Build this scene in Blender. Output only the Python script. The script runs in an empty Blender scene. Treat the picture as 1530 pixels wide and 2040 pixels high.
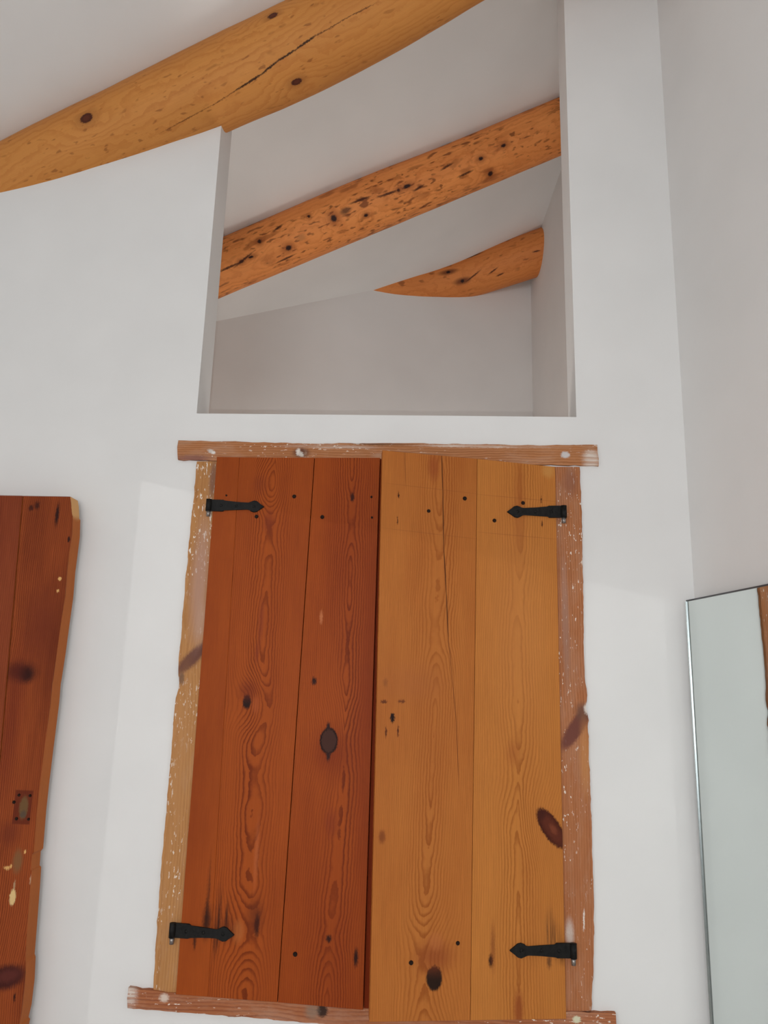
import bpy, bmesh, math, random
from mathutils import Vector, Matrix, noise
from mathutils.bvhtree import BVHTree

random.seed(7)
SC = bpy.context.scene
COL = SC.collection

# ------------------------------------------------------------------ camera
F_PX, CX, CY = 1531.0, 765.0, 1020.0            # focal length and centre in photo pixels (1530 x 2040)
YAW, PITCH, ROLL = math.radians(3.067), math.radians(12.781), math.radians(1.595)
CAM = Vector((0.0, -1.6, 1.55))
_A = Matrix(((math.cos(YAW), math.sin(YAW), 0), (-math.sin(YAW), math.cos(YAW), 0), (0, 0, 1)))
_B = Matrix(((1, 0, 0), (0, 0, -1), (0, 1, 0)))
_P = Matrix(((1, 0, 0), (0, math.cos(PITCH), math.sin(PITCH)), (0, -math.sin(PITCH), math.cos(PITCH))))
_Q = Matrix(((math.cos(ROLL), -math.sin(ROLL), 0), (math.sin(ROLL), math.cos(ROLL), 0), (0, 0, 1)))
W2C = _Q @ _P @ _B @ _A                          # world -> camera (x right, y down, z forward)
C2W = W2C.transposed()
cd = bpy.data.cameras.new('camera')
cd.sensor_fit = 'HORIZONTAL'; cd.sensor_width = 36.0; cd.lens = 36.0 * F_PX / 1530.0
cd.clip_start = 0.02; cd.clip_end = 60
cam = bpy.data.objects.new('camera', cd); COL.objects.link(cam)
rx, dn, fw = (C2W @ Vector((1, 0, 0)), C2W @ Vector((0, 1, 0)), C2W @ Vector((0, 0, 1)))
m = Matrix.Identity(4)
for i in range(3):
    m[i][0] = rx[i]; m[i][1] = -dn[i]; m[i][2] = -fw[i]; m[i][3] = CAM[i]
cam.matrix_world = m
SC.camera = cam

# ------------------------------------------------------------------ view, world and lights
SC.view_settings.view_transform = 'Standard'
SC.view_settings.look = 'None'
SC.view_settings.exposure = 0.0
SC.view_settings.gamma = 1.0
SC.view_settings.use_curve_mapping = False
try:
    SC.cycles.use_denoising = True; SC.cycles.use_light_tree = False
    SC.cycles.use_adaptive_sampling = True; SC.cycles.adaptive_threshold = 0.025; SC.cycles.adaptive_min_samples = 12
    SC.cycles.max_bounces = 7; SC.cycles.diffuse_bounces = 4; SC.cycles.glossy_bounces = 3
except Exception:
    pass
w = bpy.data.worlds.new('world'); SC.world = w; w.use_nodes = True
w.node_tree.nodes['Background'].inputs[0].default_value = (0.75, 0.85, 1.0, 1)
w.node_tree.nodes['Background'].inputs[1].default_value = 0.6


def area_light(name, loc, target, sx, sy, power, color):
    l = bpy.data.lights.new(name, 'AREA'); l.shape = 'RECTANGLE'; l.size = sx; l.size_y = sy
    l.energy = power; l.color = color
    o = bpy.data.objects.new(name, l); COL.objects.link(o); o.location = loc
    o.rotation_euler = (Vector(target) - Vector(loc)).to_track_quat('-Z', 'Y').to_euler()
    return o


def point_light(name, loc, power, color, radius):
    l = bpy.data.lights.new(name, 'POINT'); l.energy = power; l.color = color; l.shadow_soft_size = radius
    o = bpy.data.objects.new(name, l); COL.objects.link(o); o.location = loc
    return o


# daylight from the window behind the photographer
area_light('window_daylight', (-0.55, -4.27, 1.16), (-0.55, 0, 1.16), 1.5, 2.0, 53, (0.945, 0.975, 1.0))
# the phone's own light, beside its lens
point_light('phone_light', CAM + rx * -0.013 + dn * 0.024, 16.6, (1.0, 0.99, 0.97), 0.002)
# added unseen lamp; its patch stands in for flash bounced off the mirror
point_light('bounce_standin_lamp', (-2.5, -4.0, 2.371), 50, (1.0, 0.98, 0.96), 0.001)
# lamp low down in the room behind the partition
point_light('far_room_lamp', (-0.35, 0.50, 1.35), 11.6, (1.0, 0.93, 0.87), 0.16)


# ------------------------------------------------------------------ pixels to places
def ray(px):
    return (C2W @ Vector(((px[0] - CX) / F_PX, (px[1] - CY) / F_PX, 1.0))).normalized()


def on_plane(px, p0, n):
    d = ray(px); n = Vector(n)
    return CAM + d * ((Vector(p0) - CAM).dot(n) / d.dot(n))


def on_y(px, y):
    return on_plane(px, (0, y, 0), (0, 1, 0))


CEIL = (3.242, 0.388, -0.085)                    # ceiling z = c + a x + b y
CEIL_N = Vector((-CEIL[1], -CEIL[2], 1.0))


def ceil_z(x, y):
    return CEIL[0] + CEIL[1] * x + CEIL[2] * y


def on_ceiling(px):
    return on_plane(px, (0, 0, CEIL[0]), CEIL_N)


def depth_of(p):
    return (W2C @ (Vector(p) - CAM)).z


# ------------------------------------------------------------------ node helpers
class NB:
    def __init__(self, name):
        self.mat = bpy.data.materials.new(name); self.mat.use_nodes = True
        self.nt = self.mat.node_tree; self.nt.nodes.clear()
        self.out = self.n('ShaderNodeOutputMaterial')
        self.bsdf = self.n('ShaderNodeBsdfPrincipled')
        self.link(self.bsdf.outputs[0], self.out.inputs[0])

    def n(self, t, **kw):
        nd = self.nt.nodes.new(t)
        for k, v in kw.items():
            setattr(nd, k, v)
        return nd

    def link(self, a, b):
        self.nt.links.new(a, b)

    def put(self, sock, v):
        if v is None:
            return
        if isinstance(v, bpy.types.NodeSocket):
            self.link(v, sock)
        else:
            sock.default_value = v

    def math(self, op, a, b=None, c=None, clamp=False):
        nd = self.n('ShaderNodeMath', operation=op, use_clamp=clamp)
        for i, v in enumerate((a, b, c)):
            self.put(nd.inputs[i], v)
        return nd.outputs[0]

    def smooth(self, v, a, b, lo=0.0, hi=1.0):
        nd = self.n('ShaderNodeMapRange', interpolation_type='SMOOTHSTEP')
        self.put(nd.inputs[0], v)
        for i, x in zip((1, 2, 3, 4), (a, b, lo, hi)):
            self.put(nd.inputs[i], x)
        return nd.outputs[0]

    def lin(self, v, a, b, lo=0.0, hi=1.0):
        nd = self.n('ShaderNodeMapRange')
        self.put(nd.inputs[0], v)
        for i, x in zip((1, 2, 3, 4), (a, b, lo, hi)):
            self.put(nd.inputs[i], x)
        return nd.outputs[0]

    def xyz(self, x, y, z=0.0):
        nd = self.n('ShaderNodeCombineXYZ')
        self.put(nd.inputs[0], x); self.put(nd.inputs[1], y); self.put(nd.inputs[2], z)
        return nd.outputs[0]

    def noise(self, vec, scale=1.0, detail=2.0, rough=0.5, dist=0.0):
        nd = self.n('ShaderNodeTexNoise')
        self.link(vec, nd.inputs['Vector'])
        nd.inputs['Scale'].default_value = scale; nd.inputs['Detail'].default_value = detail
        nd.inputs['Roughness'].default_value = rough; nd.inputs['Distortion'].default_value = dist
        return nd.outputs[0]

    def vmul(self, vec, s, off=(0, 0, 0)):
        nd = self.n('ShaderNodeVectorMath', operation='MULTIPLY_ADD')
        self.link(vec, nd.inputs[0]); nd.inputs[1].default_value = s; nd.inputs[2].default_value = off
        return nd.outputs[0]

    def vadd(self, a, b):
        nd = self.n('ShaderNodeVectorMath', operation='ADD'); self.link(a, nd.inputs[0]); self.link(b, nd.inputs[1])
        return nd.outputs[0]

    def mix(self, f, a, b, mode='MIX'):
        nd = self.n('ShaderNodeMix', data_type='RGBA', blend_type=mode)
        self.put(nd.inputs[0], f)
        for s, v in ((nd.inputs[6], a), (nd.inputs[7], b)):
            if isinstance(v, bpy.types.NodeSocket):
                self.link(v, s)
            else:
                s.default_value = (v[0], v[1], v[2], 1.0)
        return nd.outputs[2]

    def ellipse(self, vec, u, v, ru, rv, rot=0.0, soft=0.3, square=False):
        mp = self.n('ShaderNodeMapping', vector_type='TEXTURE')
        self.link(vec, mp.inputs[0])
        mp.inputs['Location'].default_value = (u, v, 0)
        mp.inputs['Rotation'].default_value = (0, 0, rot)
        mp.inputs['Scale'].default_value = (max(ru, 1e-5), max(rv, 1e-5), 1)
        if square:
            ab = self.n('ShaderNodeVectorMath', operation='ABSOLUTE'); self.link(mp.outputs[0], ab.inputs[0])
            sp = self.n('ShaderNodeSeparateXYZ'); self.link(ab.outputs[0], sp.inputs[0])
            d = self.math('MAXIMUM', sp.outputs[0], sp.outputs[1])
            return self.smooth(d, 1.0 - soft, 1.0 + soft, 1.0, 0.0), d
        ln = self.n('ShaderNodeVectorMath', operation='LENGTH'); self.link(mp.outputs[0], ln.inputs[0])
        d = ln.outputs['Value']
        return self.smooth(d, 1.0 - soft, 1.0 + soft, 1.0, 0.0), d


def srgb(r, g, b):
    f = lambda c: (c / 255 / 12.92) if c <= 10 else ((c / 255 + 0.055) / 1.055) ** 2.4
    return (f(r), f(g), f(b))


def wood(name, early, late, freq=230.0, u0=0.0, h0=0.0, hamp=0.035, vfreq=2.2, bend=0.012, jag=0.9,
         late_str=0.75, feats=(), mott=0.35, mott_col=None, rough=0.5, seed=0.0, fibre=0.12, spec=0.35,
         paint=0.0, wash=0.0, uspread=2.0, spots=(), dense=0.0, flank=1.0):
    """Sawn timber: UV map in metres, u across the grain, v along it. feats are knots, stains, checks and chips."""
    b = NB(name)
    uv = b.n('ShaderNodeUVMap'); uv.uv_map = 'UVMap'
    sep = b.n('ShaderNodeSeparateXYZ'); b.link(uv.outputs[0], sep.inputs[0])
    u, v = sep.outputs[0], sep.outputs[1]
    p = b.xyz(u, v, seed)
    nz = b.noise(b.vmul(p, (uspread, vfreq, 1.0), (seed * 1.7, seed * 3.1, 0)), 1.0, 2.0, 0.45)
    h = b.math('MULTIPLY_ADD', b.math('SUBTRACT', nz, 0.5), hamp * 4.0, h0)
    nb = b.noise(b.vmul(p, (0.6, 1.1, 1.0), (seed * 2.3 + 5, seed, 0)), 1.0, 1.0)
    du = b.math('SUBTRACT', b.math('SUBTRACT', u, u0), b.math('MULTIPLY', b.math('SUBTRACT', nb, 0.5), bend * 4.0))
    r = b.math('SQRT', b.math('ADD', b.math('MULTIPLY', du, du), b.math('MULTIPLY', h, h)))
    nj = b.noise(b.vmul(p, (40.0, 26.0, 1.0), (0, 0, 3)), 1.0, 3.0, 0.6)
    r2 = b.math('MULTIPLY', r, b.math('MULTIPLY_ADD', r, dense, 1.0))
    t = b.math('MULTIPLY_ADD', r2, freq, b.math('MULTIPLY', b.math('SUBTRACT', nj, 0.5), jag))
    ragv = b.n('ShaderNodeTexNoise'); b.link(b.vmul(p, (110.0, 45.0, 1.0)), ragv.inputs['Vector']); ragv.inputs['Detail'].default_value = 2.0
    pr = b.vadd(p, b.vmul(ragv.outputs[1], (0.006, 0.010, 0.0), (-0.003, -0.005, 0.0)))
    flat = b.xyz(u, v, 0.0)
    prf = b.vmul(pr, (1, 1, 0))
    for ft in feats:
        if ft.get('push'):
            pm, _ = b.ellipse(flat, ft['u'], ft['v'], ft['ru'] * ft.get('pr', 3.2), ft['rv'] * ft.get('pr', 3.2), ft.get('rot', 0.0), 0.95)
            t = b.math('MULTIPLY_ADD', pm, ft['push'], t)
    fr = b.math('FRACT', t)
    lt = b.math('MULTIPLY', b.smooth(fr, 0.35, 0.88), b.smooth(fr, 0.91, 1.0, 1.0, 0.0))
    nstr = b.noise(b.vmul(p, (26.0, 1.6, 1.0), (9, seed, 0)), 1.0, 2.0)
    lt = b.math('MULTIPLY', lt, b.lin(nstr, 0.3, 0.7, 0.35 * late_str, late_str))
    if flank < 1.0:
        lt = b.math('MULTIPLY', lt, b.smooth(b.math('ABSOLUTE', du), 0.016, 0.055, 1.0, flank))
    col = b.mix(lt, early, late)
    fb = b.noise(b.vmul(p, (700.0, 14.0, 1.0)), 1.0, 3.0, 0.6)
    col = b.mix(1.0, col, b.xyz(*[b.lin(fb, 0.25, 0.75, 1 - fibre, 1 + fibre)] * 3), 'MULTIPLY')
    mo = b.noise(b.vmul(p, (9.0, 2.0, 1.0), (3.3, seed * 1.1, 1)), 1.0, 4.0, 0.6)
    if mott_col is None:
        mott_col = tuple(c * k for c, k in zip(late, (0.95, 0.9, 0.9)))
    col = b.mix(b.lin(mo, 0.42, 0.78, 0.0, mott), col, mott_col)
    if wash > 0:
        nw = b.noise(b.vmul(p, (30.0, 7.0, 1.0), (1.3, 7.7, 2)), 1.0, 5.0, 0.7)
        col = b.mix(b.lin(nw, 0.46, 0.72, 0.0, wash), col, srgb(204, 180, 160))
    if paint > 0:
        n1 = b.noise(b.vmul(p, (260.0, 75.0, 1.0), (2.2, 0, 5)), 1.0, 2.5, 0.6)
        n2 = b.noise(b.vmul(p, (14.0, 5.0, 1.0), (4.2, seed, 5)), 1.0, 2.0, 0.5)
        pm = b.math('MULTIPLY', b.smooth(n1, 0.69 - 0.06 * paint, 0.72 - 0.06 * paint), b.smooth(n2, 0.42, 0.6))
        col = b.mix(pm, col, srgb(236, 226, 214))
    if spots:
        # small resin flecks and worm tracks drawn out along the grain
        for k, (sc, thr, stc, c) in enumerate(spots):
            ns = b.noise(b.vmul(p, (sc, sc * 0.36, 1.0), (k * 3.7, seed, k * 5.0)), 1.0, 1.5, 0.5)
            nm = b.noise(b.vmul(p, (7.0, 5.0, 1.0), (k * 1.9, seed * 2, 8.0)), 1.0, 1.0)
            col = b.mix(b.math('MULTIPLY', b.math('MULTIPLY', b.smooth(ns, thr - 0.03, thr + 0.08), b.smooth(nm, 0.38, 0.58)), stc), col, c)
    for ft in feats:
        mk, _ = b.ellipse(prf if ft.get('ragged', True) else flat, ft['u'], ft['v'], ft['ru'], ft['rv'], ft.get('rot', 0.0), ft.get('soft', 0.3), ft.get('square', False))
        st = ft.get('strength', 1.0)
        c = ft['color']
        if ft.get('grainy'):
            mk = b.math('MULTIPLY', mk, b.lin(b.noise(b.vmul(p, (240.0, 9.0, 1.0), (0, 0, 11)), 1.0, 3.0, 0.6), 0.3, 0.62))
        col = b.mix(b.math('MULTIPLY', mk, st), col, c)
    b.link(col, b.bsdf.inputs['Base Color'])
    b.bsdf.inputs['Roughness'].default_value = rough
    b.bsdf.inputs['Specular IOR Level'].default_value = spec
    bp = b.n('ShaderNodeBump'); bp.inputs['Strength'].default_value = 0.25; bp.inputs['Distance'].default_value = 0.0006
    b.link(fb, bp.inputs['Height'])
    b.link(bp.outputs[0], b.bsdf.inputs['Normal'])
    return b.mat


def plaster(name, col, bump=0.15):
    b = NB(name)
    tc = b.n('ShaderNodeTexCoord')
    n2 = b.noise(tc.outputs['Object'], 5.0, 2.0, 0.5)
    c = b.mix(b.lin(n2, 0.3, 0.7, 0.0, 1.0), tuple(x * 0.975 for x in col), tuple(min(1, x * 1.02) for x in col))
    b.link(c, b.bsdf.inputs['Base Color'])
    b.bsdf.inputs['Roughness'].default_value = 0.75
    b.bsdf.inputs['Specular IOR Level'].default_value = 0.15
    bp = b.n('ShaderNodeBump'); bp.inputs['Strength'].default_value = bump; bp.inputs['Distance'].default_value = 0.004
    b.link(n2, bp.inputs['Height'])
    b.link(bp.outputs[0], b.bsdf.inputs['Normal'])
    return b.mat


def plain(name, col, rough=0.5, metal=0.0, var=0.2, scale=60.0, spec=0.5, bump=0.0):
    b = NB(name)
    tc = b.n('ShaderNodeTexCoord')
    n1 = b.noise(tc.outputs['Object'], scale, 4.0, 0.6)
    c = b.mix(b.lin(n1, 0.3, 0.7), tuple(x * (1 - var) for x in col), tuple(min(1.0, x * (1 + var)) for x in col))
    b.link(c, b.bsdf.inputs['Base Color'])
    b.bsdf.inputs['Roughness'].default_value = rough
    b.bsdf.inputs['Metallic'].default_value = metal
    b.bsdf.inputs['Specular IOR Level'].default_value = spec
    if bump:
        bp = b.n('ShaderNodeBump'); bp.inputs['Strength'].default_value = bump; bp.inputs['Distance'].default_value = 0.001
        b.link(n1, bp.inputs['Height']); b.link(bp.outputs[0], b.bsdf.inputs['Normal'])
    return b.mat


M_WALL = plaster('white_wall_paint', (0.805, 0.800, 0.790))
M_CEIL = plaster('white_ceiling_paint', (0.825, 0.810, 0.795), 0.3)
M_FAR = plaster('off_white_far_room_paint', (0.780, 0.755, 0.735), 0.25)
M_FLOOR = plain('pale_tile_floor', (0.50, 0.46, 0.42), 0.5, 0, 0.15, 6)
M_IRON = plain('black_forged_iron', (0.007, 0.0065, 0.006), 0.6, 0.0, 0.4, 180, 0.22, 0.5)
M_NAIL = plain('dark_nail_iron', (0.018, 0.009, 0.006), 0.7, 0.0, 0.3, 200, 0.12)
M_STEEL = plain('worn_steel', (0.30, 0.27, 0.25), 0.4, 0.8, 0.4, 300)
M_MIRROR = plain('silvered_glass', (0.745, 0.800, 0.785), 0.0, 1.0, 0.0)
M_EDGE = plain('polished_glass_edge', (0.36, 0.40, 0.40), 0.22, 1.0, 0.05)
M_DARKEDGE = plain('dark_mirror_edge', (0.06, 0.06, 0.065), 0.4, 0.2, 0.1)
M_GLASS = plain('window_glass', (0.04, 0.05, 0.05), 0.05, 0.0, 0.05)
M_TRIMW = plain('white_trim_paint', (0.78, 0.77, 0.75), 0.5, 0.0, 0.02)


# ------------------------------------------------------------------ object helpers
def empty(name, loc, rotz=0.0):
    o = bpy.data.objects.new(name, None); COL.objects.link(o)
    o.location = loc; o.rotation_euler = (0, 0, rotz); o.empty_display_size = 0.1
    return o


def tag(o, label, cat, group=None):
    o['label'] = label; o['category'] = cat; o['kind'] = 'thing'
    if group:
        o['group'] = group
    return o


def struct(o, label=None):
    o['kind'] = 'structure'
    if label:
        o['label'] = label
    return o


def link_mesh(name, bm, mats, parent=None, smooth=False, loc=None):
    me = bpy.data.meshes.new(name)
    bmesh.ops.recalc_face_normals(bm, faces=bm.faces[:])
    bm.to_mesh(me); bm.free()
    for mt in (mats if isinstance(mats, (list, tuple)) else [mats]):
        me.materials.append(mt)
    if smooth:
        for p in me.polygons:
            p.use_smooth = True
    o = bpy.data.objects.new(name, me); COL.objects.link(o)
    if parent:
        o.parent = parent
    if loc:
        o.location = loc
    return o


def box(bm, x0, x1, y0, y1, z0, z1):
    vs = [bm.verts.new((x, y, z)) for z in (z0, z1) for y in (y0, y1) for x in (x0, x1)]
    for f in ((0, 1, 3, 2), (4, 6, 7, 5), (0, 4, 5, 1), (2, 3, 7, 6), (0, 2, 6, 4), (1, 5, 7, 3)):
        bm.faces.new([vs[i] for i in f])
    return vs


def prism_xz(bm, pts, y0, y1, along='z', bevel=0.0015, side_mat=0, uvoff=(0, 0)):
    """Extrude an outline (list of (x, z), front at y0) back to y1; UV in metres, grain along x or z."""
    n = len(pts)
    fr = [bm.verts.new((x, y0, z)) for x, z in pts]
    bk = [bm.verts.new((x, y1, z)) for x, z in pts]
    front = bm.faces.new(fr); bm.faces.new(bk[::-1])
    sides = []
    for i in range(n):
        j = (i + 1) % n
        f = bm.faces.new((fr[j], fr[i], bk[i], bk[j])); f.material_index = side_mat
        sides.append(f)
    if bevel:
        edges = list(front.edges)
        bmesh.ops.bevel(bm, geom=edges, offset=bevel, segments=1, affect='EDGES', profile=0.5)
    set_uv(bm, along, uvoff)


def set_uv(bm, along, off=(0, 0)):
    lay = bm.loops.layers.uv.get('UVMap') or bm.loops.layers.uv.new('UVMap')
    for f in bm.faces:
        for l in f.loops:
            x, y, z = l.vert.co
            if along == 'z':
                l[lay].uv = (x + y + off[0], z + off[1])
            else:
                l[lay].uv = (z + y + off[0], x + off[1])


def ragged(pts, step=0.012, amp=0.002, seed=0.0, closed=True, keep=None):
    """Subdivide an outline and wobble it; keep(i) -> True leaves that side straight."""
    out = []
    n = len(pts)
    for i in range(n if closed else n - 1):
        a, b = Vector(pts[i]), Vector(pts[(i + 1) % n])
        L = (b - a).length
        k = max(1, int(L / step))
        nrm = Vector((-(b - a).y, (b - a).x)).normalized() if L > 0 else Vector((0, 0))
        for j in range(k):
            t = j / k
            p = a.lerp(b, t)
            am = 0 if (keep and keep(i)) or j == 0 else amp
            w = noise.noise(Vector((p.x * 60 + seed, p.y * 60, seed))) + 0.6 * noise.noise(Vector((p.x * 210, p.y * 210 + seed, 3)))
            out.append(tuple(p + nrm * (am * w)))
    return out


# ------------------------------------------------------------------ the setting
XO0, XO1 = -0.510, 0.327        # opening in the partition
ZO = 2.132                      # its lower edge
TH = 0.09                       # partition thickness
XR = 0.555                      # corner with the right wall
TR = math.radians(10.8)         # right wall splays outward
RD = Vector((math.sin(TR), -math.cos(TR), 0)); RN = Vector((-math.cos(TR), -math.sin(TR), 0))
XL = -1.7
YB = -4.2
WX0, WX1, WZ0, WZ1 = -0.440, 0.268, 0.990, 2.010      # hole behind the shutters


def sloped_box(bm, x0, x1, y0, y1, z0):
    """A wall piece that runs up a little way into the sloping ceiling."""
    vs = []
    for y in (y0, y1):
        for x in (x0, x1):
            vs.append(bm.verts.new((x, y, z0)))
    for y in (y0, y1):
        for x in (x0, x1):
            vs.append(bm.verts.new((x, y, ceil_z(x, y) + 0.04)))
    for f in ((0, 1, 3, 2), (4, 6, 7, 5), (0, 4, 5, 1), (2, 3, 7, 6), (0, 2, 6, 4), (1, 5, 7, 3)):
        bm.faces.new([vs[i] for i in f])


bm = bmesh.new()
sloped_box(bm, XL - 0.1, XO0, 0, TH, 0)
sloped_box(bm, XO1, XR + 0.12, 0, TH, 0)
box(bm, XO0, WX0, 0, TH, 0, ZO)
box(bm, WX1, XO1, 0, TH, 0, ZO)
box(bm, WX0, WX1, 0, TH, 0, WZ0)
box(bm, WX0, WX1, 0, TH, WZ1, ZO)
struct(link_mesh('wall_back', bm, M_WALL), 'white partition wall with shuttered window and open gap above')

# right wall, splayed
bm = bmesh.new()
a = Vector((XR, 0.0, 0)); e = a + RD * 4.6; o = -RN * 0.15
base = [a, e, e + o, a + o]
lo = [bm.verts.new((p.x, p.y, 0)) for p in base]
hi = [bm.verts.new((p.x, p.y, ceil_z(p.x, p.y) + 0.04)) for p in base]
bm.faces.new(lo[::-1]); bm.faces.new(hi)
for i in range(4):
    bm.faces.new((lo[i], lo[(i + 1) % 4], hi[(i + 1) % 4], hi[i]))
struct(link_mesh('wall_right', bm, M_WALL), 'plain white side wall behind the mirror')

# left wall; doorway added to cut the stand-in lamp's light into a patch
DY0, DY1, DZ = -2.936, -2.298, 2.203
bm = bmesh.new()
sloped_box(bm, XL - 0.004, XL, DY1, 0.0, 0)
sloped_box(bm, XL - 0.004, XL, -5.0, DY0, 0)
vs = []
sloped_box(bm, XL - 0.004, XL, DY0, DY1, DZ)
struct(link_mesh('wall_left', bm, M_WALL), 'white wall with a doorway added to shape the patch of light')

# rear wall with a window
bm = bmesh.new()
sloped_box(bm, XL, -1.35, YB - 0.1, YB, 0)
sloped_box(bm, 0.25, 1.6, YB - 0.1, YB, 0)
box(bm, -1.35, 0.25, YB - 0.1, YB, 0, 0.85)
sloped_box(bm, -1.35, 0.25, YB - 0.1, YB, 2.25)
struct(link_mesh('wall_rear', bm, M_WALL), 'white rear wall with a window')

# hall walls
bm = bmesh.new()
sloped_box(bm, -3.1, -3.0, -5.0, 2.2, 0)
sloped_box(bm, -3.0, XL, -5.1, -5.0, 0)
struct(link_mesh('wall_hall', bm, M_WALL), 'white hall wall')

# far room: end wall and side wall, placed from where they meet the ceiling
FA, FB = on_ceiling((432, 640)), on_ceiling((735, 580))
fd = (FB - FA); fd.z = 0; fd.normalize()
fn = Vector((-fd.y, fd.x, 0))
xs = 0.5 * (on_ceiling((1076, 452)).x + on_ceiling((1104, 376)).x)      # far room's right wall
fc = on_plane((1058, 600), FA, fn)                                       # corner seen below the beam
xs_far = fc.x
s0 = FA - fd * ((FA.x + 3.0) / fd.x)
s1 = Vector((fc.x, fc.y, 0)) + fd * 0.10
bm = bmesh.new()
base = [Vector((s0.x, s0.y, 0)), s1, s1 + fn * 0.1, Vector((s0.x, s0.y, 0)) + fn * 0.1]
lo = [bm.verts.new((p.x, p.y, 0)) for p in base]
hi = [bm.verts.new((p.x, p.y, ceil_z(p.x, p.y) + 0.04)) for p in base]
bm.faces.new(lo[::-1]); bm.faces.new(hi)
for i in range(4):
    bm.faces.new((lo[i], lo[(i + 1) % 4], hi[(i + 1) % 4], hi[i]))
struct(link_mesh('wall_far', bm, M_FAR), 'dim off-white end wall seen through the opening')
nr = on_ceiling((1106, 372))
p0 = Vector((fc.x, fc.y, 0)); p1 = Vector((nr.x, nr.y, 0))
pdv = (p1 - p0).normalized()
p1 = p0 + pdv * ((TH + 0.0 - p0.y) / pdv.y)
base = [p0 - pdv * 0.05, p1, p1 + Vector((0.1, 0, 0)), p0 - pdv * 0.05 + Vector((0.1, 0, 0))]
bm = bmesh.new()
lo = [bm.verts.new((p.x, p.y, 0)) for p in base]
hi = [bm.verts.new((p.x, p.y, ceil_z(p.x, p.y) + 0.04)) for p in base]
bm.faces.new(lo[::-1]); bm.faces.new(hi)
for i in range(4):
    bm.faces.new((lo[i], lo[(i + 1) % 4], hi[(i + 1) % 4], hi[i]))
struct(link_mesh('wall_far_right', bm, M_FAR), 'off-white side wall of the room beyond')

bm = bmesh.new()
box(bm, -3.1, 1.75, -5.1, 2.2, -0.1, 0)
struct(link_mesh('floor', bm, M_FLOOR))
bm = bmesh.new()
c0 = [(-3.1, -5.1), (1.75, -5.1), (1.75, 2.2), (-3.1, 2.2)]
lo = [bm.verts.new((x, y, ceil_z(x, y))) for x, y in c0]
hi = [bm.verts.new((x, y, ceil_z(x, y) + 0.15)) for x, y in c0]
bm.faces.new(lo[::-1]); bm.faces.new(hi)
for i in range(4):
    bm.faces.new((lo[i], lo[(i + 1) % 4], hi[(i + 1) % 4], hi[i]))
struct(link_mesh('ceiling', bm, M_CEIL), 'sloping white ceiling under the log beams')

# rear window (behind the photographer)
win2 = struct(empty('window_2', (-0.55, YB, 0.85)), 'window in the rear wall')
bm = bmesh.new()
for x in (-0.80, -0.03, 0.74):
    box(bm, x, x + 0.06, -0.07, -0.02, 0, 1.4)
for z in (0.0, 1.34):
    box(bm, -0.80, 0.80, -0.068, -0.022, z, z + 0.06)
link_mesh('window_frame', bm, M_TRIMW, win2)


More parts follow.
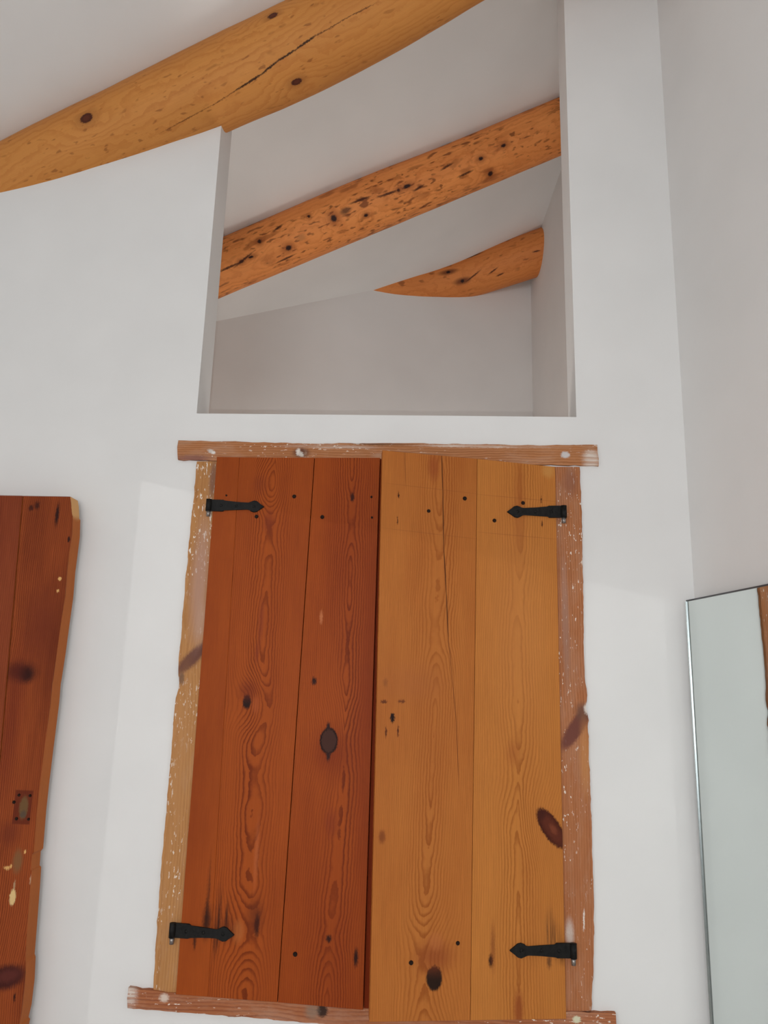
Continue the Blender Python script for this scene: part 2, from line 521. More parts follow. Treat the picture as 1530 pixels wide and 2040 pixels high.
# ------------------------------------------------------------------ log beams
def log_beam(name, stations, ext, label, mat_fn, seed, rings=150, segs=56):
    """stations: (top pixel, width px); the top pixel touches the ceiling, the width fixes the radius."""
    pts, rad = [], []
    for st in stations:
        tp, wpx = st[:2]; vis = st[2] if len(st) > 2 else wpx
        T = on_plane(tp, FA, fn) if len(st) > 3 else on_ceiling(tp)      # the last beam's tip dies into the end wall
        d = depth_of(T)
        r = 0.5 * wpx / F_PX * d
        v = ray(tp); v = Vector((0, v.y, v.z)).normalized()
        up = Vector((0, -v.z, v.y))                       # across the line of sight
        c = 2.0 * vis / wpx - 1.0                         # how far the log is sunk into ceiling and wall
        pts.append(T - up * (r * c) + v * (r * math.sqrt(max(0.0, 1.0 - c * c)))); rad.append(r)
    # run the ends on
    d0 = (pts[0] - pts[1]).normalized(); pts.insert(0, pts[0] + d0 * ext[0]); rad.insert(0, rad[0])
    d1 = (pts[-1] - pts[-2]).normalized()
    if ext[1] is not None and not isinstance(ext[1], float):      # (point, normal): run on until just inside that wall
        q0, qn = ext[1]
        run = (q0 - pts[-1]).dot(qn) / d1.dot(qn) + 0.05
    else:
        run = ext[1]
    pts.append(pts[-1] + d1 * run); rad.append(rad[-1])
    cum = [0.0]
    for i in range(1, len(pts)):
        cum.append(cum[-1] + (pts[i] - pts[i - 1]).length)

    def at(s):
        for i in range(1, len(pts)):
            if s <= cum[i] or i == len(pts) - 1:
                t = (s - cum[i - 1]) / (cum[i] - cum[i - 1])
                return pts[i - 1].lerp(pts[i], t), rad[i - 1] * (1 - t) + rad[i] * t
    L = cum[-1]
    ax = (pts[-1] - pts[0]).normalized()
    e2 = Vector((0, 0, 1)) - ax * ax.z; e2.normalize()
    e1 = ax.cross(e2).normalized()                        # points away from / towards the camera
    org = pts[0].copy()
    # smooth the axis
    cs = []
    for i in range(rings + 1):
        s = L * i / rings
        acc = Vector((0, 0, 0)); ra = 0; k = 0
        for ds in (-0.09, -0.045, 0, 0.045, 0.09):
            q, rr = at(min(L, max(0, s + ds))); acc += q; ra += rr; k += 1
        cs.append((acc / k, ra / k, s))
    bm = bmesh.new(); lay = bm.loops.layers.uv.new('UVMap')
    grid = []
    for (c, r, s) in cs:
        row = []
        for j in range(segs):
            th = 2 * math.pi * j / segs
            w = 1 + 0.030 * noise.noise(Vector((math.cos(th) * 1.1, math.sin(th) * 1.1 + seed, s * 3.2))) \
                + 0.010 * noise.noise(Vector((math.cos(th) * 3, math.sin(th) * 3 + seed, s * 11)))
            row.append(bm.verts.new(c - org + (e1 * math.cos(th) + e2 * math.sin(th)) * (r * w)))
        grid.append(row)
    rm = sum(rad) / len(rad)
    for i in range(rings):
        for j in range(segs):
            k = (j + 1) % segs
            f = bm.faces.new((grid[i][j], grid[i][k], grid[i + 1][k], grid[i + 1][j]))
            for l, (ii, jj) in zip(f.loops, ((i, j), (i, j + 1), (i + 1, j + 1), (i + 1, j))):
                l[lay].uv = (2 * math.pi * jj / segs * rm, cs[ii][2])
    bm.faces.new(grid[0]); bm.faces.new(grid[-1][::-1])
    bm.verts.ensure_lookup_table(); bm.faces.ensure_lookup_table()
    bvh = BVHTree.FromBMesh(bm)

    def uv_of(px):
        hit = bvh.ray_cast(CAM - org, ray(px))
        if hit[0] is None:
            return None
        q = hit[0] + org
        s = min(range(len(cs)), key=lambda i: abs((q - cs[i][0]).dot(ax)))
        c = cs[s][0]; sv = cs[s][2] + (q - c).dot(ax)
        th = math.atan2((q - c).dot(e2), (q - c).dot(e1)) % (2 * math.pi)
        return (th * rm, sv)
    mat = mat_fn(uv_of)
    o = link_mesh(name, bm, mat, smooth=True, loc=org)
    return o


def px_feat(uv_of, px, ru, rv, color, **kw):
    q = uv_of(px)
    if q is None:
        return None
    return dict(u=q[0], v=q[1], ru=ru, rv=rv, color=color, **kw)


def px_line(uv_of, pts, wd, color, **kw):
    out = []
    qs = [uv_of(p) for p in pts]
    for a, b in zip(qs[:-1], qs[1:]):
        if a is None or b is None:
            continue
        du, dv = b[0] - a[0], b[1] - a[1]
        L = math.hypot(du, dv)
        out.append(dict(u=(a[0] + b[0]) / 2, v=(a[1] + b[1]) / 2, ru=wd, rv=L / 2 * 1.12, rot=math.atan2(-du, dv), color=color, **kw))
    return out


KNOT = srgb(74, 34, 22)
KNOT_D = srgb(38, 22, 18)
STAIN = srgb(112, 56, 24)


def beam_a_mat(uv):
    fs = []
    for px, ru, rv in (((172, 235), .0115, .016), ((543, 31), .008, .012), ((591, 163), .008, .013)):
        fs.append(px_feat(uv, px, ru * 1.9, rv * 1.9, srgb(150, 92, 44), strength=.55, soft=.6, push=2.2, pr=2.2))
        fs.append(px_feat(uv, px, ru, rv, KNOT, soft=.16))
        fs.append(px_feat(uv, px, ru * .6, rv * .6, srgb(98, 48, 30), soft=.5, strength=.7))
    fs += px_line(uv, [(333, 258), (425, 209), (470, 180)], .0012, srgb(104, 58, 24), soft=.5, strength=.75, ragged=True)
    fs += px_line(uv, [(470, 180), (523, 146), (552, 122), (590, 98), (627, 72)], .0021, srgb(52, 28, 14), soft=.4, strength=.95)
    fs += px_line(uv, [(627, 72), (660, 54), (690, 36), (745, 8)], .0011, srgb(92, 52, 22), soft=.5, strength=.8)
    fs = [f for f in fs if f]
    u0 = uv((420, 190))[0]
    return wood('golden_pine_log', srgb(206, 138, 70), srgb(182, 108, 48), 62, u0, .05, .05, 1.6, .03, 1.6, .5, fs, .32,
                srgb(176, 104, 44), .55, 3.1, .06, .2, uspread=9, spots=((60, .66, .5, srgb(146, 84, 34)), (105, .66, .55, srgb(120, 62, 26))))


def beam_b_mat(uv):
    fs = []
    for px, ru, rv in (((517, 481), .007, .007), ((575, 494), .0085, .011), ((665, 435), .011, .010), ((794, 379), .005, .005),
                       ((811, 371), .006, .013), ((977, 346), .009, .009), ((958, 316), .006, .008), ((1003, 290), .005, .009),
                       ((481, 521), .005, .008), ((729, 429), .005, .007), ((615, 431), .005, .005), ((500, 512), .004, .009)):
        fs.append(px_feat(uv, px, ru * 2.0, rv * 2.0, srgb(134, 66, 30), strength=.55, soft=.7, push=1.6, pr=2.0))
        fs.append(px_feat(uv, px, ru * .9, rv * .9, srgb(48, 24, 18), soft=.35))
    for a, b_ in (((700, 405), (735, 392)), ((755, 392), (790, 380)), ((825, 380), (842, 370)), ((440, 540), (475, 524)), ((553, 523), (585, 508)),
                  ((880, 338), (900, 326)), ((915, 352), (940, 340)), ((545, 460), (562, 448)), ((470, 530), (500, 505))):
        fs += px_line(uv, [a, b_], .0032, srgb(66, 30, 16), soft=.5, strength=.9)
    fs.append(px_feat(uv, (688, 420), .009, .016, srgb(70, 44, 28), soft=.6, strength=.8))
    fs.append(px_feat(uv, (600, 473), .009, .014, srgb(190, 124, 72), soft=.7, strength=.7))
    fs = [f for f in fs if f]
    u0 = uv((700, 425))[0]
    return wood('speckled_pine_log', srgb(236, 150, 82), srgb(204, 118, 58), 60, u0, .03, .05, 2.4, .03, 2.0, .55, fs, .5,
                srgb(196, 108, 50), .55, 7.7, .07, .2, uspread=9, spots=((60, .60, .75, srgb(104, 48, 22)), (110, .62, .7, srgb(92, 42, 20)), (34, .60, .5, srgb(130, 62, 28))))


def beam_c_mat(uv):
    fs = []
    for px, ru, rv in (((921, 560), .008, .009), ((893, 542), .006, .010)):
        fs.append(px_feat(uv, px, ru * 1.6, rv * 3.4, srgb(84, 36, 20), strength=.8, soft=.6, push=1.6))
        fs.append(px_feat(uv, px, ru * .8, rv * .8, srgb(40, 20, 16), soft=.35))
    for a, b_ in (((930, 560), (955, 540)), ((975, 545), (990, 534)), ((930, 515), (960, 503)), ((1062, 502), (1075, 499)), ((990, 550), (1003, 544))):
        fs += px_line(uv, [a, b_], .003, srgb(72, 32, 18), soft=.5, strength=.9)
    fs = [f for f in fs if f]
    u0 = uv((950, 540))[0]
    return wood('far_pine_log', srgb(220, 136, 72), srgb(188, 104, 50), 60, u0, .04, .05, 2.6, .03, 2.0, .5, fs, .4,
                srgb(184, 100, 46), .55, 5.2, .07, .2, uspread=9, spots=((60, .64, .6, srgb(112, 54, 26)),))


tag(log_beam('ceiling_beam', [((0, 291), 152), ((186, 196), 156), ((366, 105), 162), ((582, 0), 176), ((800, -107), 170), ((905, -160), 158)],
             (0.25, (Vector((XR, 0, 0)), RN)), '', beam_a_mat, 1.0),
    'golden pine log beam nearest, half sunk in wall at its left end', 'beam', 'log beams under the ceiling')
tag(log_beam('ceiling_beam', [((443, 477), 104), ((600, 409), 106), ((746, 347), 107), ((930, 274), 105), ((1114, 197), 103)],
             (0.9, (p0, Vector((pdv.y, -pdv.x, 0)))), '', beam_b_mat, 4.0),
    'dark-speckled pine log beam crossing the whole opening', 'beam', 'log beams under the ceiling')
tag(log_beam('ceiling_beam', [((776, 584), 90, 36, 'wall'), ((900, 530), 90, 75), ((1076, 455), 92, 92)],
             (0.16, (p0, Vector((pdv.y, -pdv.x, 0)))), '', beam_c_mat, 9.0),
    'short visible stub of log beam farthest back, running into the end wall', 'beam', 'log beams under the ceiling')

# ------------------------------------------------------------------ window surround (frame let into the wall)
FY = -0.007
win = struct(empty('window_1', ((WX0 + WX1) / 2, 0, 0.94)), 'weathered wooden window surround with plank shutters')
WO = win.location


def wl(px, y=FY):
    p = on_y(px, y)
    return (p.x - WO.x, p.z - WO.z)


def wuv_z(px):
    p = wl(px); return (p[0] + FY, p[1])


def wuv_x(px):
    p = wl(px); return (p[1] + FY, p[0])


BR = srgb(182, 124, 82); BRD = srgb(140, 80, 46)
PALE = srgb(226, 216, 206)


def fe(uvf, px, ru, rv, color, **kw):
    q = uvf(px)
    return dict(u=q[0], v=q[1], ru=ru, rv=rv, color=color, **kw)


# lintel
pts = [wl(p) for p in ((355, 877), (480, 880), (640, 884), (745, 883), (900, 884), (1040, 887), (1190, 886), (1193, 928), (1110, 926), (900, 925), (600, 922), (430, 918), (354, 915))]
out = ragged(pts, .012, .0028, 2.0)
fs = [fe(wuv_x, (600, 902), .010, .017, srgb(112, 74, 56), soft=.5), fe(wuv_x, (594, 900), .0075, .0045, PALE, soft=.4), fe(wuv_x, (600, 905), .0050, .0060, srgb(210, 200, 190), rot=.6, soft=.4), fe(wuv_x, (609, 903), .004, .003, srgb(150, 120, 100), soft=.5),
      fe(wuv_x, (420, 899), .0045, .007, srgb(206, 196, 188), rot=.5, soft=.5), fe(wuv_x, (425, 902), .0035, .004, srgb(226, 220, 214), soft=.5), fe(wuv_x, (1126, 906), .007, .009, srgb(206, 200, 198), soft=.35),
      fe(wuv_x, (1178, 915), .020, .016, PALE, soft=.6, grainy=True, strength=.95),
      fe(wuv_x, (385, 912), .006, .035, srgb(136, 92, 84), soft=.6, strength=.8),
      fe(wuv_x, (660, 890), .004, .09, srgb(206, 190, 178), soft=.6, grainy=True, strength=.8),
      fe(wuv_x, (960, 889), .003, .12, PALE, soft=.6, grainy=True, strength=.9),
      fe(wuv_x, (760, 885), .003, .06, srgb(80, 60, 50), soft=.6, grainy=True, strength=.7),
      fe(wuv_x, (760, 908), .006, .020, srgb(190, 150, 124), soft=.6, strength=.6)]
bm = bmesh.new(); prism_xz(bm, out, FY, 0.05, 'x', .001)
link_mesh('lintel', bm, wood('weathered_lintel_wood', BR, BRD, 210, wuv_x((700, 935))[0], .02, .012, 3, .006, .8, .8, fs, .35, srgb(150, 86, 52), .7, 1.5, .14, .15, paint=1.0, wash=.28), win)

# sill
pts = [wl(p) for p in ((257, 1966), (345, 1977), (500, 1984), (740, 1998), (1000, 2009), (1130, 2014), (1226, 2017), (1227, 2062), (740, 2046), (520, 2028), (330, 2013), (255, 2007))]
out = ragged(pts, .012, .003, 5.0)
fs = [fe(wuv_x, (642, 2017), .010, .010, srgb(64, 44, 36), soft=.4), fe(wuv_x, (622, 2018), .012, .012, srgb(140, 120, 104), soft=.6, strength=.7),
      fe(wuv_x, (328, 1991), .007, .008, srgb(216, 196, 180), soft=.5), fe(wuv_x, (260, 1988), .018, .012, PALE, soft=.7, grainy=True),
      fe(wuv_x, (1148, 2034), .006, .007, srgb(214, 210, 180), soft=.3)]
bm = bmesh.new(); prism_xz(bm, out, FY - .004, 0.05, 'x', .001)
link_mesh('sill', bm, wood('weathered_sill_wood', srgb(172, 108, 72), srgb(128, 66, 42), 210, wuv_x((700, 2060))[0], .02, .012, 3, .006, .8, .8, fs, .4, srgb(130, 64, 34), .7, 4.5, .14, .15, paint=.7, wash=.3), win)

# left stile
outer = [(392, 919), (389, 960), (384, 1010), (379, 1060), (372, 1130), (366, 1200), (361, 1270), (356, 1310), (355, 1345), (358, 1360), (350, 1390), (347, 1420), (342, 1490), (336, 1560), (329, 1640), (322, 1720), (317, 1790), (311, 1870), (308, 1930), (305, 1972)]
inner = [(372, 1990), (400, 1700), (440, 1200), (455, 919)]
pts = [wl(p) for p in outer[::-1]][::-1] + [wl(p) for p in inner]
out = ragged(pts, .010, .0030, 8.0, keep=lambda i: i >= len(outer) - 1)
fs = [fe(wuv_z, (384, 1310), .013, .048, srgb(104, 66, 58), rot=-.75, soft=.4, strength=.95, push=1.5),
      fe(wuv_z, (362, 1352), .006, .012, srgb(110, 84, 70), soft=.5, strength=.9),
      fe(wuv_z, (398, 1150), .016, .110, srgb(178, 140, 124), soft=.7, strength=.75),
      fe(wuv_z, (400, 1240), .012, .040, srgb(186, 150, 130), soft=.6, strength=.6),
      fe(wuv_z, (424, 955), .007, .040, srgb(126, 88, 74), soft=.6, strength=.8),
      fe(wuv_z, (358, 1500), .016, .130, srgb(184, 132, 84), soft=.8, strength=.6)]
bm = bmesh.new(); prism_xz(bm, out, FY, 0.05, 'z', .001)
link_mesh('stile', bm, wood('weathered_left_stile_wood', srgb(184, 132, 82), srgb(158, 104, 58), 190, wuv_z((375, 1500))[0] - .03, .01, .012, 2, .008, .8, .55, fs, .3, srgb(160, 104, 56), .65, 2.5, .12, .15, paint=1.35, wash=.22), win)

# right stile
outer = [(1155, 930), (1158, 1010), (1160, 1100), (1162, 1200), (1163, 1300), (1166, 1360), (1170, 1385), (1166, 1410), (1171, 1425), (1173, 1500), (1176, 1580), (1179, 1660), (1181, 1740), (1183, 1820), (1183, 1900), (1180, 1960), (1178, 2014)]
inner = [(1118, 2014), (1112, 1700), (1102, 1200), (1090, 930)]
pts = [wl(p) for p in outer] + [wl(p) for p in inner]
out = ragged(pts, .010, .0028, 12.0, keep=lambda i: i >= len(outer) - 1)
fs = [fe(wuv_z, (1148, 1450), .014, .050, srgb(112, 66, 56), rot=-.60, soft=.25, strength=.97, push=1.0),
      fe(wuv_z, (1160, 1418), .012, .016, srgb(110, 76, 62), soft=.6, strength=.85),
      fe(wuv_z, (1170, 1412), .006, .010, PALE, soft=.5, strength=.9),
      fe(wuv_z, (1166, 1510), .010, .060, srgb(190, 130, 78), soft=.7, strength=.7),
      fe(wuv_z, (1126, 1220), .006, .110, srgb(172, 134, 118), soft=.6, strength=.5),
      fe(wuv_z, (1128, 1280), .007, .10, srgb(152, 110, 90), soft=.6, strength=.5),
      fe(wuv_z, (1135, 1860), .007, .022, srgb(206, 190, 180), soft=.7, strength=.8),
      fe(wuv_z, (1136, 960), .014, .030, srgb(140, 90, 70), soft=.7, strength=.7),
      fe(wuv_z, (1179, 1300), .0024, .30, PALE, soft=.7, grainy=True, strength=.5)]
fs += [dict(f) for f in px_line(wuv_z, [(1163, 1850), (1163, 1815)], .0016, PALE, soft=.4)]
bm = bmesh.new(); prism_xz(bm, out, FY, 0.05, 'z', .001)
link_mesh('stile', bm, wood('weathered_right_stile_wood', srgb(176, 114, 74), srgb(136, 76, 44), 210, wuv_z((1140, 1500))[0] + .05, .01, .012, 2, .008, .8, .8, fs, .4, srgb(148, 80, 46), .7, 6.5, .14, .15, paint=.8, wash=.18), win)

bm = bmesh.new(); box(bm, WX0 - WO.x, WX1 - WO.x, 0.070, 0.076, WZ0 - WO.z, WZ1 - WO.z)
link_mesh('window_pane', bm, M_GLASS, win)


# ------------------------------------------------------------------ shutters
def hinge_strap(name, parent, px_base, px_tip, loc_of, sx):
    """Forged strap from the pin (base) to the spear tip; sx = +1 tip to the right."""
    a, t = Vector(loc_of(px_base)), Vector(loc_of(px_tip))
    L = (t - a).length
    dx = (t - a).normalized(); dz = Vector((-dx.y, dx.x))
    prof = [(0, .0122), (.06, .0125), (.25, .0128), (.285, .0098), (.50, .0086), (.70, .0068), (.735, .0072), (.765, .0105), (.82, .0128), (.875, .0115), (.92, .0072), (1.0, .0006)]
    k = L / 0.116
    top = [(s * L, h * (.6 + .4 * k)) for s, h in prof]
    outl = top + [(s, -h) for s, h in top[::-1]]
    pts = [tuple(a + dx * s + dz * (h + .0004 * noise.noise(Vector((s * 400, h * 300, 2))))) for s, h in outl]
    bm = bmesh.new()
    prism_xz(bm, pts, -0.0042, 0.0, 'z', .0010)
    o = link_mesh(name, bm, M_IRON, parent)
    o['label'] = 'black forged strap hinge with spear tip'
    # rolled pin eye
    bm = bmesh.new()
    bmesh.ops.create_cone(bm, cap_ends=True, segments=14, radius1=.0062, radius2=.0062, depth=.0255,
                          matrix=Matrix.Translation((a.x - sx * .001, -.004, a.y)))
    link_mesh('hinge_barrel', bm, M_IRON, o, True)
    bm = bmesh.new()
    bmesh.ops.create_cone(bm, cap_ends=True, segments=10, radius1=.0040, radius2=.0046, depth=.012,
                          matrix=Matrix.Translation((a.x - sx * .001, -.003, a.y - .0185)))
    pin = link_mesh('hinge_pin', bm, M_STEEL, o, True)
    pin['label'] = 'small worn steel pin'
    for s in (.22, .50, .82):
        c = a + dx * (s * L)
        bm = bmesh.new()
        bmesh.ops.create_uvsphere(bm, u_segments=10, v_segments=6, radius=.0034, matrix=Matrix.Translation((c.x, -.0040, c.y)) @ Matrix.Diagonal((1, .55, 1, 1)))
        link_mesh('screw', bm, M_IRON, o, True)
    return o


nail_mesh = {}


def nail(parent, p, r):
    key = round(r, 4)
    if key not in nail_mesh:
        bm = bmesh.new()
        bmesh.ops.create_cone(bm, cap_ends=True, segments=10, radius1=r, radius2=r * .8, depth=.0024, matrix=Matrix.Rotation(math.radians(90), 4, 'X'))
        me = bpy.data.meshes.new('nail'); bm.to_mesh(me); bm.free(); me.materials.append(M_NAIL); nail_mesh[key] = me
    o = bpy.data.objects.new('nail', nail_mesh[key]); COL.objects.link(o); o.parent = parent
    o.location = (p[0], -.0008, p[1])
    return o


class Shutter:
    def __init__(self, hx, hy, z0, phi, label):
        self.o = tag(empty('window_shutter', (hx, hy, z0), phi), label, 'shutter', 'plank shutters of the window')
        self.H = Vector((hx, hy, z0)); self.ax = Vector((math.cos(phi), math.sin(phi), 0)); self.n = Vector((-math.sin(phi), math.cos(phi), 0))

    def loc(self, px):
        q = on_plane(px, self.H, self.n) - self.H
        return (q.dot(self.ax), q.z)


TB = .022
# left shutter, reddish, nearly closed
SL = Shutter(-0.457, -0.012, 0.965, -math.radians(2), 'reddish-brown plank shutter, darker of the pair, on the left')
lu = SL.loc
LE, LL = srgb(161, 76, 27), srgb(98, 33, 10)
edges_px = [((432, 910), (350, 1981)), ((477, 911), (414, 1986)), ((627, 912), (553, 1997)), ((757, 912), (723, 2012))]
edges = [(lu(a), lu(b)) for a, b in edges_px]
kn = lambda px, ru, rv, c, **k: fe(lu, px, ru, rv, c, **k)
# narrow left plank
fsA = [
       kn((414, 1790), .0030, .060, srgb(44, 24, 18), soft=.8, strength=.75, grainy=True), kn((412, 1835), .008, .024, srgb(44, 24, 18), soft=.8, strength=.85),
       kn((388, 1876), .0028, .012, srgb(44, 24, 18), soft=.7, strength=.8)]
mA = wood('left_shutter_narrow_plank', LE, LL, 300, lu((320, 1400))[0], .02, .02, 1.2, .01, .6, .5, fsA, .6, srgb(122, 48, 18), .52, 1.1, .12, .10, dense=4.0, flank=.45)
fsB = [kn((492, 1398), .0085, .014, KNOT_D, soft=.3, push=4.5, pr=3.4), kn((494, 1375), .016, .016, srgb(112, 44, 24), soft=.9, strength=.6),
       kn((510, 1404), .007, .016, srgb(170, 84, 44), soft=.6, strength=.5, push=2.5),
       kn((518, 965), .014, .018, srgb(124, 54, 28), soft=.9, strength=.45, push=-4.2, pr=2.4),
       kn((536, 1040), .010, .022, srgb(116, 46, 28), soft=.9, strength=.6),
       kn((520, 1240), .0055, .045, srgb(136, 60, 32), soft=.6, strength=.55), kn((512, 1300), .004, .02, srgb(130, 56, 30), soft=.6, strength=.6),
       kn((512, 1842), .0045, .020, srgb(40, 22, 18), soft=.6, strength=.95), kn((508, 1825), .014, .025, srgb(84, 36, 22), soft=.9, strength=.6),
       kn((475, 1856), .010, .018, srgb(176, 98, 48), soft=.6, strength=.8, push=3.0), kn((452, 1830), .004, .030, srgb(44, 24, 18), soft=.8, strength=.75, grainy=True),
       kn((435, 1820), .005, .045, srgb(44, 24, 18), soft=.8, strength=.8, grainy=True), kn((430, 1880), .0045, .026, srgb(44, 24, 18), soft=.8, strength=.8, grainy=True),
       kn((446, 1850), .022, .018, srgb(58, 28, 20), soft=.9, strength=.6, grainy=True), kn((511, 1700), .004, .05, srgb(196, 112, 70), soft=.8, strength=.3)]
mB = wood('left_shutter_cathedral_plank', LE, LL, 165, lu((508, 1500))[0], .006, .040, 2.3, .008, 1.3, .95, fsB, .55, srgb(126, 50, 20), .52, 2.3, .12, .10, dense=4.0, flank=.45)
fsC = [kn((660, 1500), .034, .040, srgb(118, 42, 18), soft=.9, strength=.6), kn((655, 1476), .0180, .0250, srgb(28, 16, 13), soft=.10, push=5.0, pr=3.0),
       kn((654, 1449), .0035, .009, srgb(46, 26, 24), soft=.5), kn((654, 1505), .004, .010, srgb(46, 26, 24), soft=.5),
       kn((655, 1476), .0150, .0215, srgb(70, 42, 34), soft=.10),
       kn((626, 1357), .0048, .0075, srgb(52, 26, 20), soft=.5, push=1.5), kn((702, 991), .0040, .0085, srgb(60, 28, 20), soft=.5),
       kn((735, 1460), .020, .28, srgb(128, 46, 16), soft=.95, strength=.5), kn((640, 1230), .003, .012, srgb(204, 128, 84), soft=.7, strength=.6),
       kn((655, 1870), .005, .006, srgb(52, 26, 20), soft=.6), kn((709, 1908), .004, .014, srgb(48, 24, 18), soft=.6),
       kn((660, 1640), .012, .022, srgb(128, 52, 28), soft=.7, strength=.5, push=1.8)]
mC = wood('left_shutter_knotty_plank', srgb(158, 73, 25), srgb(96, 32, 10), 170, lu((690, 1300))[0], .008, .046, 2.0, .010, 1.3, .95, fsC, .6, srgb(122, 46, 18), .52, 6.4, .12, .10, dense=4.0, flank=.45)
for i, mt in enumerate((mA, mB, mC)):
    g0 = .0004 if i == 2 else .00012
    g1 = .0011 if i == 1 else .00012
    (a0, a1), (b0, b1) = edges[i], edges[i + 1]
    pts = [(a0[0] + g0, a0[1]), (b0[0] - g1, b0[1]), (b1[0] - g1, b1[1]), (a1[0] + g0, a1[1])]
    bm = bmesh.new(); prism_xz(bm, pts, 0, TB, 'z', .0005)
    link_mesh('plank', bm, mt, SL.o)
# rebated meeting edge, set back
M_REB = wood('rebate_wood', srgb(124, 46, 18), srgb(92, 30, 10), 300, 0, .02, .02, 1.2, .01, .6, .4, (), .3, None, .6, 3.3, .12, .05)
(b0, b1) = edges[3]
bm = bmesh.new(); prism_xz(bm, [(b0[0] + .0006, b0[1]), (b0[0] + .030, b0[1]), (b1[0] + .030, b1[1]), (b1[0] + .0006, b1[1])], .008, TB, 'z', .0005)
link_mesh('rebate', bm, M_REB, SL.o)
for px, r in (((586, 989), .0046), ((642, 1030), .0046), ((511, 1029), .0044), ((740, 990), .0026), ((741, 1031), .0026), ((588, 1901), .0046), ((451, 987), .0022)):
    nail(SL.o, lu(px), r)
hinge_strap('hinge', SL.o, (418, 1007), (526, 1010), lu, 1)
hinge_strap('hinge', SL.o, (346, 1852), (467, 1862), lu, 1)

# right shutter, honey coloured, ajar
SR = Shutter(0.283, -0.012, 0.965, math.radians(8), 'honey-coloured plank shutter standing slightly ajar, lighter of the pair')
ru_ = SR.loc
RE, RL = srgb(181, 109, 50), srgb(136, 68, 24)
kn = lambda px, ru, rv, c, **k: fe(ru_, px, ru, rv, c, **k)
edges_px = [((762, 897), (736, 2036)), ((951, 914), (937, 2033)), ((1106, 930), (1128, 2030))]
edges = [(ru_(a), ru_(b)) for a, b in edges_px]
CR = srgb(74, 36, 18)
fsD = [kn((865, 1949), .0145, .0205, srgb(44, 28, 20), soft=.16, push=4.6, pr=3.2), kn((866, 1905), .030, .022, srgb(134, 62, 34), soft=.9, strength=.6),
       kn((868, 1875), .012, .014, srgb(184, 108, 60), soft=.6, strength=.5, push=2.6),
       kn((782, 1430), .0040, .0090, srgb(36, 20, 16), soft=.3, push=.8), kn((765, 1398), .006, .0028, srgb(104, 54, 28), soft=.5), kn((800, 1397), .007, .003, srgb(104, 54, 28), soft=.5),
       kn((769, 1458), .0014, .010, srgb(96, 48, 24), soft=.5), kn((793, 1456), .0016, .010, srgb(96, 48, 24), soft=.5), kn((768, 1360), .004, .007, srgb(130, 76, 40), soft=.7, strength=.7),
       kn((761, 1667), .006, .011, srgb(120, 60, 30), soft=.6, strength=.8), kn((864, 930), .011, .026, srgb(146, 70, 34), soft=.7, strength=.65),
       kn((794, 986), .0014, .007, srgb(70, 34, 18), soft=.5), kn((792, 1037), .0012, .008, srgb(80, 40, 20), soft=.5),
       kn((822, 1360), .05, .03, srgb(166, 96, 50), soft=.9, strength=.5)]
fsD += px_line(ru_, [(880, 906), (882, 980), (884, 1090), (889, 1180), (893, 1270)], .0010, CR, soft=.4, strength=.95, ragged=False)
fsD += px_line(ru_, [(893, 1270), (901, 1350), (909, 1440), (914, 1560)], .0007, srgb(112, 58, 28), soft=.5, strength=.85, ragged=False)
fsD += px_line(ru_, [(806, 900), (808, 965)], .0006, srgb(112, 58, 28), soft=.5, strength=.8, ragged=False)
for yy in (962, 1052):
    fsD += px_line(ru_, [(764, yy), (952, yy + 22)], .0006, srgb(140, 80, 42), soft=.6, strength=.5, ragged=False)
mD = wood('right_shutter_split_plank', RE, RL, 165, ru_((866, 1300))[0], .006, .040, 2.1, .008, 1.2, .85, fsD, .5, srgb(152, 78, 32), .52, 5.1, .12, .10, dense=4.0, flank=.45)
fsE = [kn((1098, 1650), .0175, .042, srgb(70, 30, 20), rot=.62, soft=.12, push=4.5, pr=2.4), kn((1100, 1652), .0125, .032, srgb(98, 46, 30), rot=.62, soft=.4, strength=.8), kn((1102, 1652), .005, .010, srgb(124, 64, 42), rot=.62, soft=.6, strength=.8),
       kn((1080, 1622), .006, .010, srgb(70, 32, 24), soft=.6, strength=.8),
       kn((978, 1914), .0042, .010, srgb(54, 28, 18), soft=.5), kn((982, 1888), .004, .035, srgb(120, 62, 32), soft=.8, strength=.6),
       kn((1096, 1855), .008, .028, srgb(60, 42, 34), soft=.9, strength=.7, grainy=True), kn((1108, 1870), .010, .020, srgb(52, 36, 30), soft=.9, strength=.7, grainy=True),
       kn((1094, 1916), .004, .010, srgb(60, 40, 32), soft=.7, strength=.7), kn((1120, 1900), .012, .014, srgb(54, 36, 30), soft=.9, strength=.7, grainy=True),
       kn((1092, 938), .012, .014, srgb(196, 136, 72), soft=.6, strength=.9), kn((1035, 1010), .011, .10, srgb(150, 78, 36), soft=.9, strength=.5),
       kn((1078, 996), .0012, .006, srgb(80, 40, 20), soft=.5), kn((1080, 1043), .0014, .007, srgb(80, 40, 20), soft=.5),
       kn((1040, 1250), .06, .16, srgb(200, 132, 74), soft=.95, strength=.35), kn((1022, 1500), .012, .02, srgb(150, 78, 38), soft=.8, strength=.4, push=1.5),
       kn((1033, 2012), .008, .030, srgb(140, 68, 34), soft=.6, strength=.7)]
for yy in (985, 1060):
    fsE += px_line(ru_, [(953, yy), (1106, yy + 14)], .0006, srgb(140, 80, 42), soft=.6, strength=.5, ragged=False)
mE = wood('right_shutter_broad_plank', srgb(190, 120, 56), srgb(138, 72, 26), 150, ru_((1032, 1400))[0], .010, .044, 1.5, .010, 1.1, .75, fsE, .3, srgb(164, 90, 42), .52, 8.2, .12, .10, dense=4.0, flank=.45)
